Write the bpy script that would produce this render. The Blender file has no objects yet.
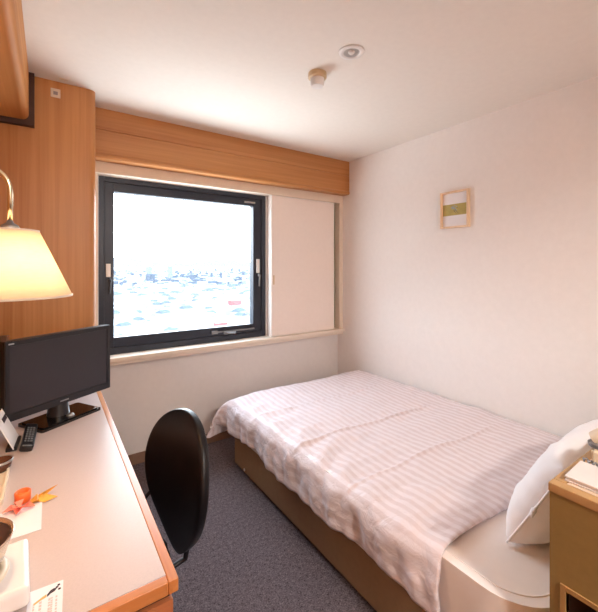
import bpy, bmesh, math, random
from mathutils import Vector, Matrix, noise
PI = math.pi
R = math.radians
COL = bpy.context.scene.collection
rng = random.Random(7)

# ------------------------------------------------------------------ materials
def srgb(r, g, b):
    def f(c):
        c /= 255.0
        return c / 12.92 if c <= 0.04045 else ((c + 0.055) / 1.055) ** 2.4
    return (f(r), f(g), f(b), 1.0)

def new_mat(name):
    m = bpy.data.materials.new(name); m.use_nodes = True
    nt = m.node_tree; b = nt.nodes['Principled BSDF']
    return m, nt, b

def coords(nt, scale=(1, 1, 1), rot=(0, 0, 0)):
    tc = nt.nodes.new('ShaderNodeTexCoord'); mp = nt.nodes.new('ShaderNodeMapping')
    mp.inputs['Scale'].default_value = scale; mp.inputs['Rotation'].default_value = rot
    nt.links.new(tc.outputs['Object'], mp.inputs['Vector'])
    return mp.outputs['Vector']

def plain(name, col, rough=0.5, metal=0.0, var=0.04, bump=0.0, bscale=200, spec=0.5, coat=0.0, nscale=30):
    m, nt, b = new_mat(name)
    v = coords(nt)
    n = nt.nodes.new('ShaderNodeTexNoise'); n.inputs['Scale'].default_value = nscale; n.inputs['Detail'].default_value = 4
    nt.links.new(v, n.inputs['Vector'])
    r = nt.nodes.new('ShaderNodeValToRGB')
    c = col
    r.color_ramp.elements[0].position = 0.3; r.color_ramp.elements[1].position = 0.7
    r.color_ramp.elements[0].color = (c[0]*(1-var), c[1]*(1-var), c[2]*(1-var), 1)
    r.color_ramp.elements[1].color = (min(1, c[0]*(1+var)), min(1, c[1]*(1+var)), min(1, c[2]*(1+var)), 1)
    nt.links.new(n.outputs['Fac'], r.inputs['Fac']); nt.links.new(r.outputs['Color'], b.inputs['Base Color'])
    b.inputs['Roughness'].default_value = rough; b.inputs['Metallic'].default_value = metal
    b.inputs['Specular IOR Level'].default_value = spec; b.inputs['Coat Weight'].default_value = coat
    if bump:
        n2 = nt.nodes.new('ShaderNodeTexNoise'); n2.inputs['Scale'].default_value = bscale; n2.inputs['Detail'].default_value = 3
        nt.links.new(v, n2.inputs['Vector'])
        bp = nt.nodes.new('ShaderNodeBump'); bp.inputs['Strength'].default_value = bump; bp.inputs['Distance'].default_value = 0.002
        nt.links.new(n2.outputs['Fac'], bp.inputs['Height']); nt.links.new(bp.outputs['Normal'], b.inputs['Normal'])
    return m

def wood(name, light, dark, axis='Z', rough=0.38, spec=0.5):
    """fine straight-grained veneer, grain running along one axis"""
    m, nt, b = new_mat(name)
    s = {'X': (0.8, 38, 38), 'Y': (38, 0.8, 38), 'Z': (38, 38, 0.8)}[axis]
    v = coords(nt, s)
    n = nt.nodes.new('ShaderNodeTexNoise'); n.inputs['Scale'].default_value = 1.0; n.inputs['Detail'].default_value = 6
    n.inputs['Roughness'].default_value = 0.6; n.inputs['Distortion'].default_value = 0.4
    nt.links.new(v, n.inputs['Vector'])
    s2 = {'X': (0.5, 7, 7), 'Y': (7, 0.5, 7), 'Z': (7, 7, 0.5)}[axis]
    v2 = coords(nt, s2)
    n2 = nt.nodes.new('ShaderNodeTexNoise'); n2.inputs['Scale'].default_value = 1.0; n2.inputs['Detail'].default_value = 3
    nt.links.new(v2, n2.inputs['Vector'])
    mx = nt.nodes.new('ShaderNodeMath'); mx.operation = 'MULTIPLY_ADD'; mx.inputs[1].default_value = 0.5
    nt.links.new(n.outputs['Fac'], mx.inputs[0])
    m2 = nt.nodes.new('ShaderNodeMath'); m2.operation = 'MULTIPLY'; m2.inputs[1].default_value = 0.5
    nt.links.new(n2.outputs['Fac'], m2.inputs[0]); nt.links.new(m2.outputs[0], mx.inputs[2])
    r = nt.nodes.new('ShaderNodeValToRGB')
    r.color_ramp.elements[0].position = 0.36; r.color_ramp.elements[0].color = dark
    r.color_ramp.elements[1].position = 0.62; r.color_ramp.elements[1].color = light
    nt.links.new(mx.outputs[0], r.inputs['Fac']); nt.links.new(r.outputs['Color'], b.inputs['Base Color'])
    b.inputs['Roughness'].default_value = rough; b.inputs['Specular IOR Level'].default_value = spec
    bp = nt.nodes.new('ShaderNodeBump'); bp.inputs['Strength'].default_value = 0.05; bp.inputs['Distance'].default_value = 0.001
    nt.links.new(n.outputs['Fac'], bp.inputs['Height']); nt.links.new(bp.outputs['Normal'], b.inputs['Normal'])
    return m

WL, WD = srgb(202, 142, 84), srgb(174, 110, 56)
M = {}
M['wood_v'] = wood('wood_vertical', WL, WD, 'Z')
M['wood_h'] = wood('wood_horizontal', srgb(198, 140, 84), srgb(168, 106, 54), 'X')
M['wood_y'] = wood('wood_lengthwise', WL, WD, 'Y', 0.55, 0.3)
M['edge_x'] = wood('desk_edge_x', srgb(202, 132, 74), srgb(176, 104, 52), 'X', 0.3)
M['edge_y'] = wood('desk_edge_y', srgb(202, 132, 74), srgb(176, 104, 52), 'Y', 0.3)
M['desk_side'] = wood('desk_side', srgb(178, 108, 66), srgb(148, 84, 50), 'X', 0.4)
M['dark_gap'] = plain('dark_brown', srgb(70, 40, 26), 0.6)
M['laminate'] = plain('desk_laminate', srgb(196, 179, 174), 0.34, var=0.035, bump=0.02, nscale=260)
M['ceiling'] = plain('ceiling_paper', srgb(228, 221, 213), 0.9, var=0.015, bump=0.25, bscale=350)
M['wall'] = plain('wallpaper', srgb(229, 224, 221), 0.85, var=0.015, bump=0.35, bscale=260)
M['cream'] = plain('cream_trim', srgb(226, 212, 194), 0.5, var=0.02)
M['sill'] = plain('sill_paint', srgb(228, 214, 198), 0.4, var=0.015)
M['olive'] = plain('olive_groove', srgb(128, 116, 84), 0.7)
M['panel'] = plain('panel_paper', srgb(238, 226, 218), 0.8, var=0.012, bump=0.2, bscale=400)
M['panel_edge'] = plain('panel_edge_paint', srgb(238, 232, 226), 0.5, var=0.01)
M['black_alu'] = plain('black_aluminium', srgb(40, 44, 56), 0.35, 0.2, var=0.05)
M['steel'] = plain('brushed_steel', srgb(190, 188, 186), 0.28, 0.9, var=0.05)
M['grey_metal'] = plain('grey_metal', srgb(140, 140, 142), 0.4, 0.7, var=0.05)
M['brass'] = plain('polished_brass', srgb(208, 190, 158), 0.2, 1.0, var=0.03)
M['base_brown'] = plain('skirting_vinyl', srgb(136, 104, 84), 0.55, var=0.05)
M['black_plastic'] = plain('black_plastic', srgb(24, 22, 26), 0.3, var=0.05)
M['gloss_black'] = plain('gloss_black', srgb(12, 11, 13), 0.06, var=0.02, coat=0.5)
M['screen'] = plain('tv_screen', srgb(40, 36, 42), 0.3, var=0.02)
M['white_plastic'] = plain('white_plastic', srgb(224, 219, 216), 0.35, var=0.01)
M['cream_plastic'] = plain('cream_plastic', srgb(228, 214, 190), 0.4, var=0.01)
M['paper'] = plain('white_paper', srgb(226, 223, 226), 0.8, var=0.01)
M['ink'] = plain('grey_ink', srgb(150, 140, 138), 0.7)
M['dark_ink'] = plain('dark_ink', srgb(50, 34, 44), 0.7)
M['red_ink'] = plain('faded_red_ink', srgb(214, 182, 176), 0.7)
M['amber_ink'] = plain('amber_ink', srgb(224, 160, 90), 0.7)
M['chair_fabric'] = plain('chair_vinyl', srgb(20, 17, 20), 0.36, spec=0.35, var=0.1, bump=0.12, bscale=600)
M['sheet'] = plain('sheet_cotton', srgb(236, 228, 224), 0.85, var=0.012, bump=0.1, bscale=500)
M['pillow'] = plain('pillow_cotton', srgb(240, 238, 240), 0.85, var=0.01, bump=0.25, bscale=60)
M['bed_base'] = plain('bed_base_fabric', srgb(138, 110, 80), 0.8, var=0.05, bump=0.3, bscale=500)
M['console'] = plain('console_laminate', srgb(144, 120, 72), 0.45, var=0.04, nscale=60)
M['console_edge'] = plain('console_edge', srgb(186, 148, 100), 0.35, var=0.04, nscale=60)
M['niche_frame'] = plain('niche_frame', srgb(166, 130, 80), 0.4, var=.03)
M['console_top'] = plain('console_top', srgb(222, 200, 178), 0.4, var=0.02)
M['frame_wood'] = wood('frame_wood', srgb(234, 208, 178), srgb(218, 186, 150), 'Z', 0.5)
M['olive_paper'] = plain('olive_paper', srgb(176, 160, 96), 0.8, var=0.08)
M['motif'] = plain('grey_motif', srgb(150, 160, 158), 0.7, var=0.15, nscale=120)
M['motif_dark'] = plain('dark_motif', srgb(84, 90, 84), 0.7, var=0.1)
M['orange_paper'] = plain('orange_paper', srgb(240, 112, 50), 0.6, var=0.06)
M['salmon_paper'] = plain('salmon_paper', srgb(240, 134, 112), 0.6, var=0.08, nscale=100)
M['gold_paper'] = plain('gold_paper', srgb(226, 162, 62), 0.5, var=0.25, nscale=90)
M['cup_brown'] = plain('cup_brown', srgb(86, 50, 34), 0.25, var=0.1)
M['dark_inside'] = plain('dark_inside', srgb(84, 62, 56), 0.4, var=0.05)
M['pot_metal'] = plain('pot_metal', srgb(206, 186, 168), 0.25, 0.85, var=0.03)
M['tea'] = plain('detector_beige', srgb(206, 180, 142), 0.5, var=0.02)

# carpet: speckled short loop pile
def carpet():
    m, nt, b = new_mat('carpet')
    v = coords(nt)
    n = nt.nodes.new('ShaderNodeTexNoise'); n.inputs['Scale'].default_value = 170; n.inputs['Detail'].default_value = 3
    nt.links.new(v, n.inputs['Vector'])
    n3 = nt.nodes.new('ShaderNodeTexNoise'); n3.inputs['Scale'].default_value = 55; n3.inputs['Detail'].default_value = 5; n3.inputs['Roughness'].default_value = .8
    nt.links.new(v, n3.inputs['Vector'])
    r = nt.nodes.new('ShaderNodeValToRGB'); e = r.color_ramp.elements
    e[0].position = 0.36; e[0].color = srgb(52, 43, 46); e[1].position = 0.66; e[1].color = srgb(130, 118, 122)
    mm = nt.nodes.new('ShaderNodeMath'); mm.operation = 'MULTIPLY_ADD'; mm.inputs[1].default_value = .5
    m2 = nt.nodes.new('ShaderNodeMath'); m2.operation = 'MULTIPLY'; m2.inputs[1].default_value = .5
    nt.links.new(n3.outputs['Fac'], m2.inputs[0]); nt.links.new(n.outputs['Fac'], mm.inputs[0]); nt.links.new(m2.outputs[0], mm.inputs[2])
    nt.links.new(mm.outputs[0], r.inputs['Fac']); nt.links.new(r.outputs['Color'], b.inputs['Base Color'])
    b.inputs['Roughness'].default_value = 0.95; b.inputs['Specular IOR Level'].default_value = 0.1
    bp = nt.nodes.new('ShaderNodeBump'); bp.inputs['Strength'].default_value = 0.7; bp.inputs['Distance'].default_value = 0.004
    nt.links.new(n.outputs['Fac'], bp.inputs['Height']); nt.links.new(bp.outputs['Normal'], b.inputs['Normal'])
    return m
M['carpet'] = carpet()

# duvet: woven satin stripes along the bed (U of the cloth is stored as a UV map)
def duvet_mat():
    m, nt, b = new_mat('satin_stripe')
    uv = nt.nodes.new('ShaderNodeUVMap'); uv.uv_map = 'UVMap'
    sp = nt.nodes.new('ShaderNodeSeparateXYZ'); nt.links.new(uv.outputs['UV'], sp.inputs[0])
    mu = nt.nodes.new('ShaderNodeMath'); mu.operation = 'MULTIPLY'; mu.inputs[1].default_value = 2*PI/0.044
    nt.links.new(sp.outputs['X'], mu.inputs[0])
    si = nt.nodes.new('ShaderNodeMath'); si.operation = 'SINE'; nt.links.new(mu.outputs[0], si.inputs[0])
    r = nt.nodes.new('ShaderNodeValToRGB'); e = r.color_ramp.elements
    r.color_ramp.interpolation = 'LINEAR'
    mr = nt.nodes.new('ShaderNodeMapRange'); mr.inputs['From Min'].default_value = -1; mr.inputs['From Max'].default_value = 1
    nt.links.new(si.outputs[0], mr.inputs['Value']); nt.links.new(mr.outputs[0], r.inputs['Fac'])
    e[0].position = 0.35; e[0].color = srgb(212, 197, 199); e[1].position = 0.65; e[1].color = srgb(224, 213, 217)
    nt.links.new(r.outputs['Color'], b.inputs['Base Color'])
    rr = nt.nodes.new('ShaderNodeMapRange'); rr.inputs['To Min'].default_value = 0.62; rr.inputs['To Max'].default_value = 0.42
    nt.links.new(mr.outputs[0], rr.inputs['Value']); nt.links.new(rr.outputs[0], b.inputs['Roughness'])
    b.inputs['Sheen Weight'].default_value = 0.15
    v = coords(nt, (1, 1, 1))
    n = nt.nodes.new('ShaderNodeTexNoise'); n.inputs['Scale'].default_value = 22; n.inputs['Detail'].default_value = 3; n.inputs['Distortion'].default_value = .8
    nt.links.new(v, n.inputs['Vector'])
    bp = nt.nodes.new('ShaderNodeBump'); bp.inputs['Strength'].default_value = 0.4; bp.inputs['Distance'].default_value = 0.015
    nt.links.new(n.outputs['Fac'], bp.inputs['Height']); nt.links.new(bp.outputs['Normal'], b.inputs['Normal'])
    return m
M['duvet'] = duvet_mat()

def glass_mat():
    m = bpy.data.materials.new('window_glass'); m.use_nodes = True; nt = m.node_tree
    nt.nodes.clear()
    o = nt.nodes.new('ShaderNodeOutputMaterial'); t = nt.nodes.new('ShaderNodeBsdfTransparent'); g = nt.nodes.new('ShaderNodeBsdfGlossy')
    t.inputs['Color'].default_value = (.97, .985, .98, 1); g.inputs['Roughness'].default_value = 0.02
    mx = nt.nodes.new('ShaderNodeMixShader'); mx.inputs[0].default_value = 0.05
    nt.links.new(t.outputs[0], mx.inputs[1]); nt.links.new(g.outputs[0], mx.inputs[2]); nt.links.new(mx.outputs[0], o.inputs['Surface'])
    return m
M['glass'] = glass_mat()

def shade_mat():
    m = bpy.data.materials.new('lamp_shade_fabric'); m.use_nodes = True; nt = m.node_tree
    nt.nodes.clear()
    o = nt.nodes.new('ShaderNodeOutputMaterial'); d = nt.nodes.new('ShaderNodeBsdfDiffuse'); t = nt.nodes.new('ShaderNodeBsdfTranslucent')
    v = coords(nt, (60, 60, 400)); n = nt.nodes.new('ShaderNodeTexNoise'); n.inputs['Scale'].default_value = 1
    nt.links.new(v, n.inputs['Vector']); r = nt.nodes.new('ShaderNodeValToRGB')
    r.color_ramp.elements[0].color = srgb(244, 228, 200); r.color_ramp.elements[1].color = srgb(250, 240, 220)
    nt.links.new(n.outputs['Fac'], r.inputs['Fac'])
    nt.links.new(r.outputs['Color'], d.inputs['Color']); nt.links.new(r.outputs['Color'], t.inputs['Color'])
    mx = nt.nodes.new('ShaderNodeMixShader'); mx.inputs[0].default_value = 0.45
    nt.links.new(d.outputs[0], mx.inputs[1]); nt.links.new(t.outputs[0], mx.inputs[2]); nt.links.new(mx.outputs[0], o.inputs['Surface'])
    return m
M['shade'] = shade_mat()

def emit_mat(name, col, s):
    m = bpy.data.materials.new(name); m.use_nodes = True; nt = m.node_tree; nt.nodes.clear()
    o = nt.nodes.new('ShaderNodeOutputMaterial'); e = nt.nodes.new('ShaderNodeEmission')
    e.inputs['Color'].default_value = col; e.inputs['Strength'].default_value = s
    nt.links.new(e.outputs[0], o.inputs['Surface']); return m

# ------------------------------------------------------------------ mesh helpers
def add_box(bm, x0, x1, y0, y1, z0, z1, bevel=0.0, seg=2, mi=0):
    r = bmesh.ops.create_cube(bm, size=1.0)
    vs = r['verts']
    bmesh.ops.scale(bm, vec=(x1-x0, y1-y0, z1-z0), verts=vs)
    bmesh.ops.translate(bm, vec=((x0+x1)/2, (y0+y1)/2, (z0+z1)/2), verts=vs)
    fs = set(f for v in vs for f in v.link_faces)
    if mi:
        for f in fs: f.material_index = mi
    if bevel > 0:
        es = set(e for v in vs for e in v.link_edges)
        bmesh.ops.bevel(bm, geom=list(es), offset=bevel, segments=seg, profile=0.6, affect='EDGES')
    return vs

def add_tube(bm, pts, rad, n=12, cap=True):
    pts = [Vector(p) for p in pts]
    if not isinstance(rad, (list, tuple)): rad = [rad]*len(pts)
    rings = []; up = None
    for i, p in enumerate(pts):
        d = (pts[min(i+1, len(pts)-1)] - pts[max(i-1, 0)]).normalized()
        if up is None:
            up = Vector((0, 0, 1)) if abs(d.z) < 0.9 else Vector((1, 0, 0))
        a = d.cross(up).normalized(); b = a.cross(d).normalized(); up = b
        rings.append([bm.verts.new(p + (a*math.cos(t)+b*math.sin(t))*rad[i]) for t in [2*PI*k/n for k in range(n)]])
    for r0, r1 in zip(rings, rings[1:]):
        for k in range(n):
            bm.faces.new((r0[k], r0[(k+1) % n], r1[(k+1) % n], r1[k]))
    if cap:
        bm.faces.new(rings[0][::-1]); bm.faces.new(rings[-1])

def add_lathe(bm, prof, c=(0, 0, 0), n=40, closed=False):
    """prof: list of (r, z)"""
    rings = []
    for r, z in prof:
        if r < 1e-6:
            rings.append([bm.verts.new((c[0], c[1], c[2]+z))])
        else:
            rings.append([bm.verts.new((c[0]+r*math.cos(2*PI*k/n), c[1]+r*math.sin(2*PI*k/n), c[2]+z)) for k in range(n)])
    pairs = list(zip(rings, rings[1:]))
    if closed: pairs.append((rings[-1], rings[0]))
    for a, b in pairs:
        for k in range(n):
            k2 = (k+1) % n
            if len(a) == 1 and len(b) == 1: continue
            if len(a) == 1: bm.faces.new((a[0], b[k2], b[k]))
            elif len(b) == 1: bm.faces.new((a[k], a[k2], b[0]))
            else: bm.faces.new((a[k], a[k2], b[k2], b[k]))

def add_prism(bm, pts, z0, z1):
    lo = [bm.verts.new((x, y, z0)) for x, y in pts]; hi = [bm.verts.new((x, y, z1)) for x, y in pts]
    n = len(pts)
    bm.faces.new(lo[::-1]); bm.faces.new(hi)
    for k in range(n): bm.faces.new((lo[k], lo[(k+1) % n], hi[(k+1) % n], hi[k]))

def round_rect(x0, x1, y0, y1, r, n=6):
    out = []
    for cx, cy, a0 in ((x1-r, y1-r, 0), (x0+r, y1-r, 90), (x0+r, y0+r, 180), (x1-r, y0+r, 270)):
        for k in range(n+1):
            a = R(a0+90*k/n); out.append((cx+r*math.cos(a), cy+r*math.sin(a)))
    return out

def obj(name, bm, mats, parent=None, smooth=False, label=None):
    bmesh.ops.recalc_face_normals(bm, faces=bm.faces)
    me = bpy.data.meshes.new(name); bm.to_mesh(me); bm.free()
    if not isinstance(mats, (list, tuple)): mats = [mats]
    for m in mats: me.materials.append(M[m] if isinstance(m, str) else m)
    if smooth:
        for p in me.polygons: p.use_smooth = True
        if smooth != 'all':
            me.set_sharp_from_angle(angle=R(38))
    o = bpy.data.objects.new(name, me); COL.objects.link(o)
    if smooth and smooth != 'all':
        wn = o.modifiers.new('normals', 'WEIGHTED_NORMAL'); wn.keep_sharp = True
    if parent:
        o.parent = parent; o.matrix_parent_inverse = Matrix.Identity(4)
    if label: o['label'] = label
    return o

def B(): return bmesh.new()

def box(name, dims, mat, parent=None, bevel=0.0, label=None):
    bm = B(); add_box(bm, *dims, bevel=bevel); return obj(name, bm, mat, parent, smooth=bevel > 0, label=label)

def tag(o, label, cat, group=None):
    o['label'] = label; o['category'] = cat
    if group: o['group'] = group
    return o

def thing(name, label, cat, loc=(0, 0, 0), rotz=0, group=None):
    o = bpy.data.objects.new(name, None); o.empty_display_size = .05; COL.objects.link(o)
    o.location = loc; o.rotation_euler = (0, 0, rotz)
    return tag(o, label, cat, group)

def struct(o): o['kind'] = 'structure'; return o

# ------------------------------------------------------------------ room shell
XL, XR, YB, YF, H = -0.46, 2.38, -1.7, 2.78, 2.40
TH = 0.15
WX0, WX1, WZ0, WZ1 = 0.275, 1.56, 0.79, 2.01
struct(box('floor', (XL-TH, XR+TH, YB-TH, YF+TH, -0.12, 0.0), 'carpet'))
struct(box('ceiling', (XL-TH, XR+TH, YB-TH, YF+TH, H, H+0.15), 'ceiling'))
struct(box('wall_left', (XL-TH, XL, YB-TH, YF+TH, 0, H), 'wood_v'))
struct(box('wall_right', (XR, XR+TH, YB-TH, YF+TH, 0, H), 'wall'))
struct(box('wall_back', (XL, XR, YB-TH, YB, 0, H), 'wall'))
bm = B()
add_box(bm, XL, WX0, YF, YF+TH, 0, H); add_box(bm, WX1, XR, YF, YF+TH, 0, H)
add_box(bm, WX0, WX1, YF, YF+TH, 0, WZ0); add_box(bm, WX0, WX1, YF, YF+TH, WZ1, H)
struct(obj('wall_window', bm, 'wall'))
# wood faced pillar at the end of the desk, its free edge rounded
bm = B()
r = 0.035; pts = [(XL, YF), (XL, 2.37)]
for k in range(9):
    a = R(-90+90*k/8); pts.append((0.222-r+r*math.cos(a), 2.37+r+r*math.sin(a)))
pts.append((0.222, YF))
add_prism(bm, pts, 0, H)
struct(obj('wall_pillar', bm, 'wood_v', smooth=True))
# wood box above the window with a rounded lip along its lower edge and a seam
bm = B()
prof = [(2.61, H), (2.61, 2.268), (2.614, 2.264), (2.61, 2.26), (2.61, 2.115), (2.604, 2.108), (2.604, 2.094), (2.612, 2.086), (YF, 2.086), (YF, H)]
a = [bm.verts.new((0.222, y, z)) for y, z in prof]; b = [bm.verts.new((XR, y, z)) for y, z in prof]
bm.faces.new(a); bm.faces.new(b[::-1])
for k in range(len(prof)): bm.faces.new((a[k], a[(k+1) % len(prof)], b[(k+1) % len(prof)], b[k]))
struct(obj('trim_1', bm, 'wood_h'))
# lengthwise wood bulkhead at the ceiling over the desk, rounded lower edge, with a solid strip against the pillar, gap shadow put into its dark colour
bm = B()
r = 0.03; prof = [(XL, H), (XL, 2.15), ]
for k in range(7):
    a_ = R(-90+90*k/6); prof.append((-0.085-r+r*math.cos(a_), 2.15+r+r*math.sin(a_)))
prof.append((-0.085, H))
lo = [bm.verts.new((x, YB, z)) for x, z in prof]; hi = [bm.verts.new((x, 2.335, z)) for x, z in prof]
bm.faces.new(lo); bm.faces.new(hi[::-1])
for k in range(len(prof)): bm.faces.new((lo[k], lo[(k+1) % len(prof)], hi[(k+1) % len(prof)], hi[k]))
struct(obj('trim_2', bm, 'wood_y', smooth=True))
struct(box('trim_3', (XL, -0.062, 2.335, 2.37, 2.125, H), 'dark_gap'))
# cream rail above the window, jambs, sill
struct(box('trim_4', (0.222, XR, 2.70, YF, 2.012, 2.086), 'cream', bevel=0.003))
struct(box('trim_5', (0.235, 0.268, 2.745, YF, WZ0, 2.012), 'sill', bevel=0.003))
struct(box('trim_6', (2.335, XR, 2.70, YF, WZ0, 2.012), 'cream', bevel=0.003))
struct(box('trim_7', (2.27, 2.335, 2.772, YF, WZ0, 2.012), 'olive'))
bm = B(); add_box(bm, 0.225, XR, 2.675, YF, 0.762, 0.79, bevel=0.005); add_box(bm, 0.225, XR, 2.70, YF, 0.735, 0.762, bevel=0.003)
struct(obj('trim_8', bm, 'sill', smooth=True))
struct(box('baseboard_window', (0.222, XR, YF-0.012, YF, 0, 0.075), 'base_brown', bevel=0.003))
struct(box('baseboard_right', (XR-0.012, XR, YB, YF-0.012, 0, 0.075), 'base_brown', bevel=0.003))
struct(box('baseboard_back', (XL, XR-0.012, YB, YB+0.012, 0, 0.075), 'base_brown', bevel=0.003))

# ------------------------------------------------------------------ window
win = bpy.data.objects.new('window_1', None); COL.objects.link(win); struct(win); win.location = (WX0, YF, WZ0)
wi = Matrix.Translation((-WX0, -YF, -WZ0))
def wobj(name, bm, mat, parent=win, smooth=False, label=None):
    bm.transform(wi); return obj(name, bm, mat, parent, smooth, label)
def frame_bm(x0, x1, z0, z1, y0, y1, wl, wr, wt, wb, bev=0.003):
    bm = B()
    add_box(bm, x0, x0+wl, y0, y1, z0, z1, bev); add_box(bm, x1-wr, x1, y0, y1, z0, z1, bev)
    add_box(bm, x0+wl, x1-wr, y0, y1, z1-wt, z1, bev); add_box(bm, x0+wl, x1-wr, y0, y1, z0, z0+wb, bev)
    return bm
wobj('window_frame', frame_bm(WX0, WX1, WZ0, WZ1, 2.785, 2.90, 0.035, 0.04, 0.035, 0.045), 'black_alu', smooth=True)
sash = wobj('sash', frame_bm(0.31, 1.52, 0.835, 1.975, 2.795, 2.86, 0.06, 0.075, 0.062, 0.07), 'black_alu', smooth=True)
bm = B(); add_box(bm, 0.36, 1.455, 2.825, 2.831, 0.895, 1.92); wobj('pane', bm, 'glass')
for hx, hz in ((0.335, 1.37), (1.487, 1.385)):
    bm = B(); add_box(bm, hx-0.014, hx+0.014, 2.783, 2.796, hz-0.045, hz+0.045 if hx < 1 else hz+0.075, 0.003)
    h = wobj('handle_plate', bm, 'white_plastic', smooth=True)
    bm = B(); add_tube(bm, [(hx+.004, 2.788, hz-0.05), (hx+.012, 2.778, hz-0.07), (hx+.006, 2.775, hz-0.16)], [0.008, 0.008, 0.006])
    add_lathe(bm, [(0, 0), (.014, 0), (.014, .012), (0, .012)], (hx+.008, 2.777, hz-0.075), 16)
    wobj('handle', bm, 'grey_metal' if hx > 1 else 'black_alu', smooth=True)
bm = B(); add_box(bm, 1.09, 1.45, 2.780, 2.795, 0.862, 0.872, .002); add_box(bm, 1.07, 1.12, 2.775, 2.796, 0.855, 0.879, .003)
wobj('stay_arm', bm, 'grey_metal', smooth=True)
bm = B(); add_box(bm, 1.17, 1.27, 2.765, 2.796, 0.846, 0.866, .004); add_tube(bm, [(1.19, 2.762, 0.856), (1.26, 2.755, 0.848)], .007)
wobj('latch', bm, 'grey_metal', smooth=True)
bm = B(); add_box(bm, 1.36, 1.46, 2.785, 2.797, 1.935, 1.948, .003); wobj('closer_bracket', bm, 'steel', smooth=True)

# sliding blackout panel beside the window
t = thing('sliding_panel', 'cream paper-covered sliding panel standing open in its rail right of the window', 'panel', (1.94, 2.735, 0.79))
ti = (-1.94, -2.735, -0.79)
def loc_bm(bm, off): bmesh.ops.translate(bm, vec=off, verts=bm.verts); return bm
obj('panel_face', loc_bm(frame_bm(1.572, 2.272, 0.792, 2.010, 2.705, 2.765, .006, .006, .006, .006), ti), 'panel_edge', t, label='thin white edge strip of the panel').name = 'edge_strip'
bm = B(); add_box(bm, 1.578, 2.266, 2.709, 2.760, 0.798, 2.004, .001); obj('panel_face', loc_bm(bm, ti), 'panel', t)
bm = B(); add_box(bm, 1.592, 1.604, 2.706, 2.7095, 1.24, 1.32, .001); obj('finger_pull', loc_bm(bm, ti), 'tea', t)

# ------------------------------------------------------------------ ceiling fittings
t = thing('downlight', 'round white recessed spotlight in the ceiling, the one nearer the camera', 'ceiling light', (1.165, 1.262, H))
bm = B(); add_lathe(bm, [(.036, 0.0), (.060, -.0005), (.059, -.004), (.050, -.007), (.038, -.006), (.036, 0.0)], n=48); obj('trim_ring', bm, 'white_plastic', t, 'all')
bm = B(); add_lathe(bm, [(.038, -.004), (.034, -.002), (.028, -.0015), (0, -.0015)], n=40); obj('reflector', bm, 'steel', t, 'all')
bm = B(); add_lathe(bm, [(0, -.012), (.010, -.010), (.016, -.004), (.017, -.001)], n=24); obj('bulb', bm, 'white_plastic', t, 'all')
t = thing('smoke_detector', 'small round beige and white detector hanging from the ceiling', 'smoke detector', (1.15, 1.505, H))
t.scale = (1, 1, 1.3)
bm = B(); add_lathe(bm, [(0, 0), (.048, 0), (.048, -.018), (.042, -.022), (0, -.022)], n=36); obj('mounting_base', bm, 'tea', t, True)
bm = B(); add_lathe(bm, [(0, -.022), (.036, -.022), (.036, -.044), (.030, -.052), (.018, -.054), (0, -.054)], n=36); obj('sensor_head', bm, 'white_plastic', t, True)
t = thing('wall_tag', 'tiny square beige plate high on the wooden pillar', 'plate', (0.03, 2.37, 2.335))
box('plate', (-.022, .022, -.004, 0, -.024, .024), 'cream', t, .002)
box('mark', (-.010, .010, -.0055, -.004, -.010, .008), 'ink', t)
tag(box('ceiling_clip', (0.045, 0.085, 2.31, 2.325, H-.004, H), 'cream'), 'tiny pale clip on the ceiling just in front of the pillar', 'clip')

# ------------------------------------------------------------------ framed picture (X = right wall)
t = thing('picture_frame', 'small pale wooden box frame with an olive banded picture on the right wall', 'picture', (XR, 1.498, 1.80))
D, hw, hh, wd = 0.030, 0.108, 0.130, 0.012
bm = B()
add_box(bm, -D, 0, -hw, -hw+wd, -hh, hh, .0015); add_box(bm, -D, 0, hw-wd, hw, -hh, hh, .0015)
add_box(bm, -D, 0, -hw+wd, hw-wd, hh-wd, hh, .0015); add_box(bm, -D, 0, -hw+wd, hw-wd, -hh, -hh+wd, .0015)
obj('frame', bm, 'frame_wood', t, True)
box('mount', (-.008, 0, -hw+wd, hw-wd, -hh+wd, hh-wd), 'paper', t)
pic = box('picture_band', (-.0095, -.008, -hw+wd, hw-wd, -.040, .040), 'olive_paper', t)
bm = B()
for k in range(16):
    a0 = rng.uniform(0, 2*PI); rr = rng.uniform(.002, .030); y, z = .012+rr*math.cos(a0), .012+.7*rr*math.sin(a0)
    add_prism(bm, [(y+.006*math.cos(q), z+.005*math.sin(q)) for q in [2*PI*j/6+a0 for j in range(6)]], 0, .0008+.0001*k)
mt = Matrix(((0, 0, -1, -.0095), (1, 0, 0, 0), (0, 1, 0, 0), (0, 0, 0, 1)))
bm.transform(mt); obj('flower_motif', bm, 'motif', t)
bm = B()
for (y0, z0, y1, z1) in ((.0, .0, -.03, -.035), (.01, -.005, -.012, -.034), (-.01, .02, -.024, .006)):
    d = Vector((y1-y0, z1-z0)); p = Vector((-d.y, d.x)).normalized()*.003
    add_prism(bm, [(y0-p.x, z0-p.y), (y1, z1), (y0+p.x, z0+p.y)][::1], 0, .0006)
bm.transform(mt); obj('stem_motif', bm, 'motif_dark', t)

# wall light / switch cut by the right edge
t = thing('wall_switch', 'small white switch on the right wall above the head of the bed', 'switch', (XR, 0.655, 0.975))
box('plate', (-.008, 0, -.035, .035, -.032, .032), 'white_plastic', t, .003)
box('rocker', (-.012, -.008, -.012, .012, -.02, .02), 'white_plastic', t, .002)

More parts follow.
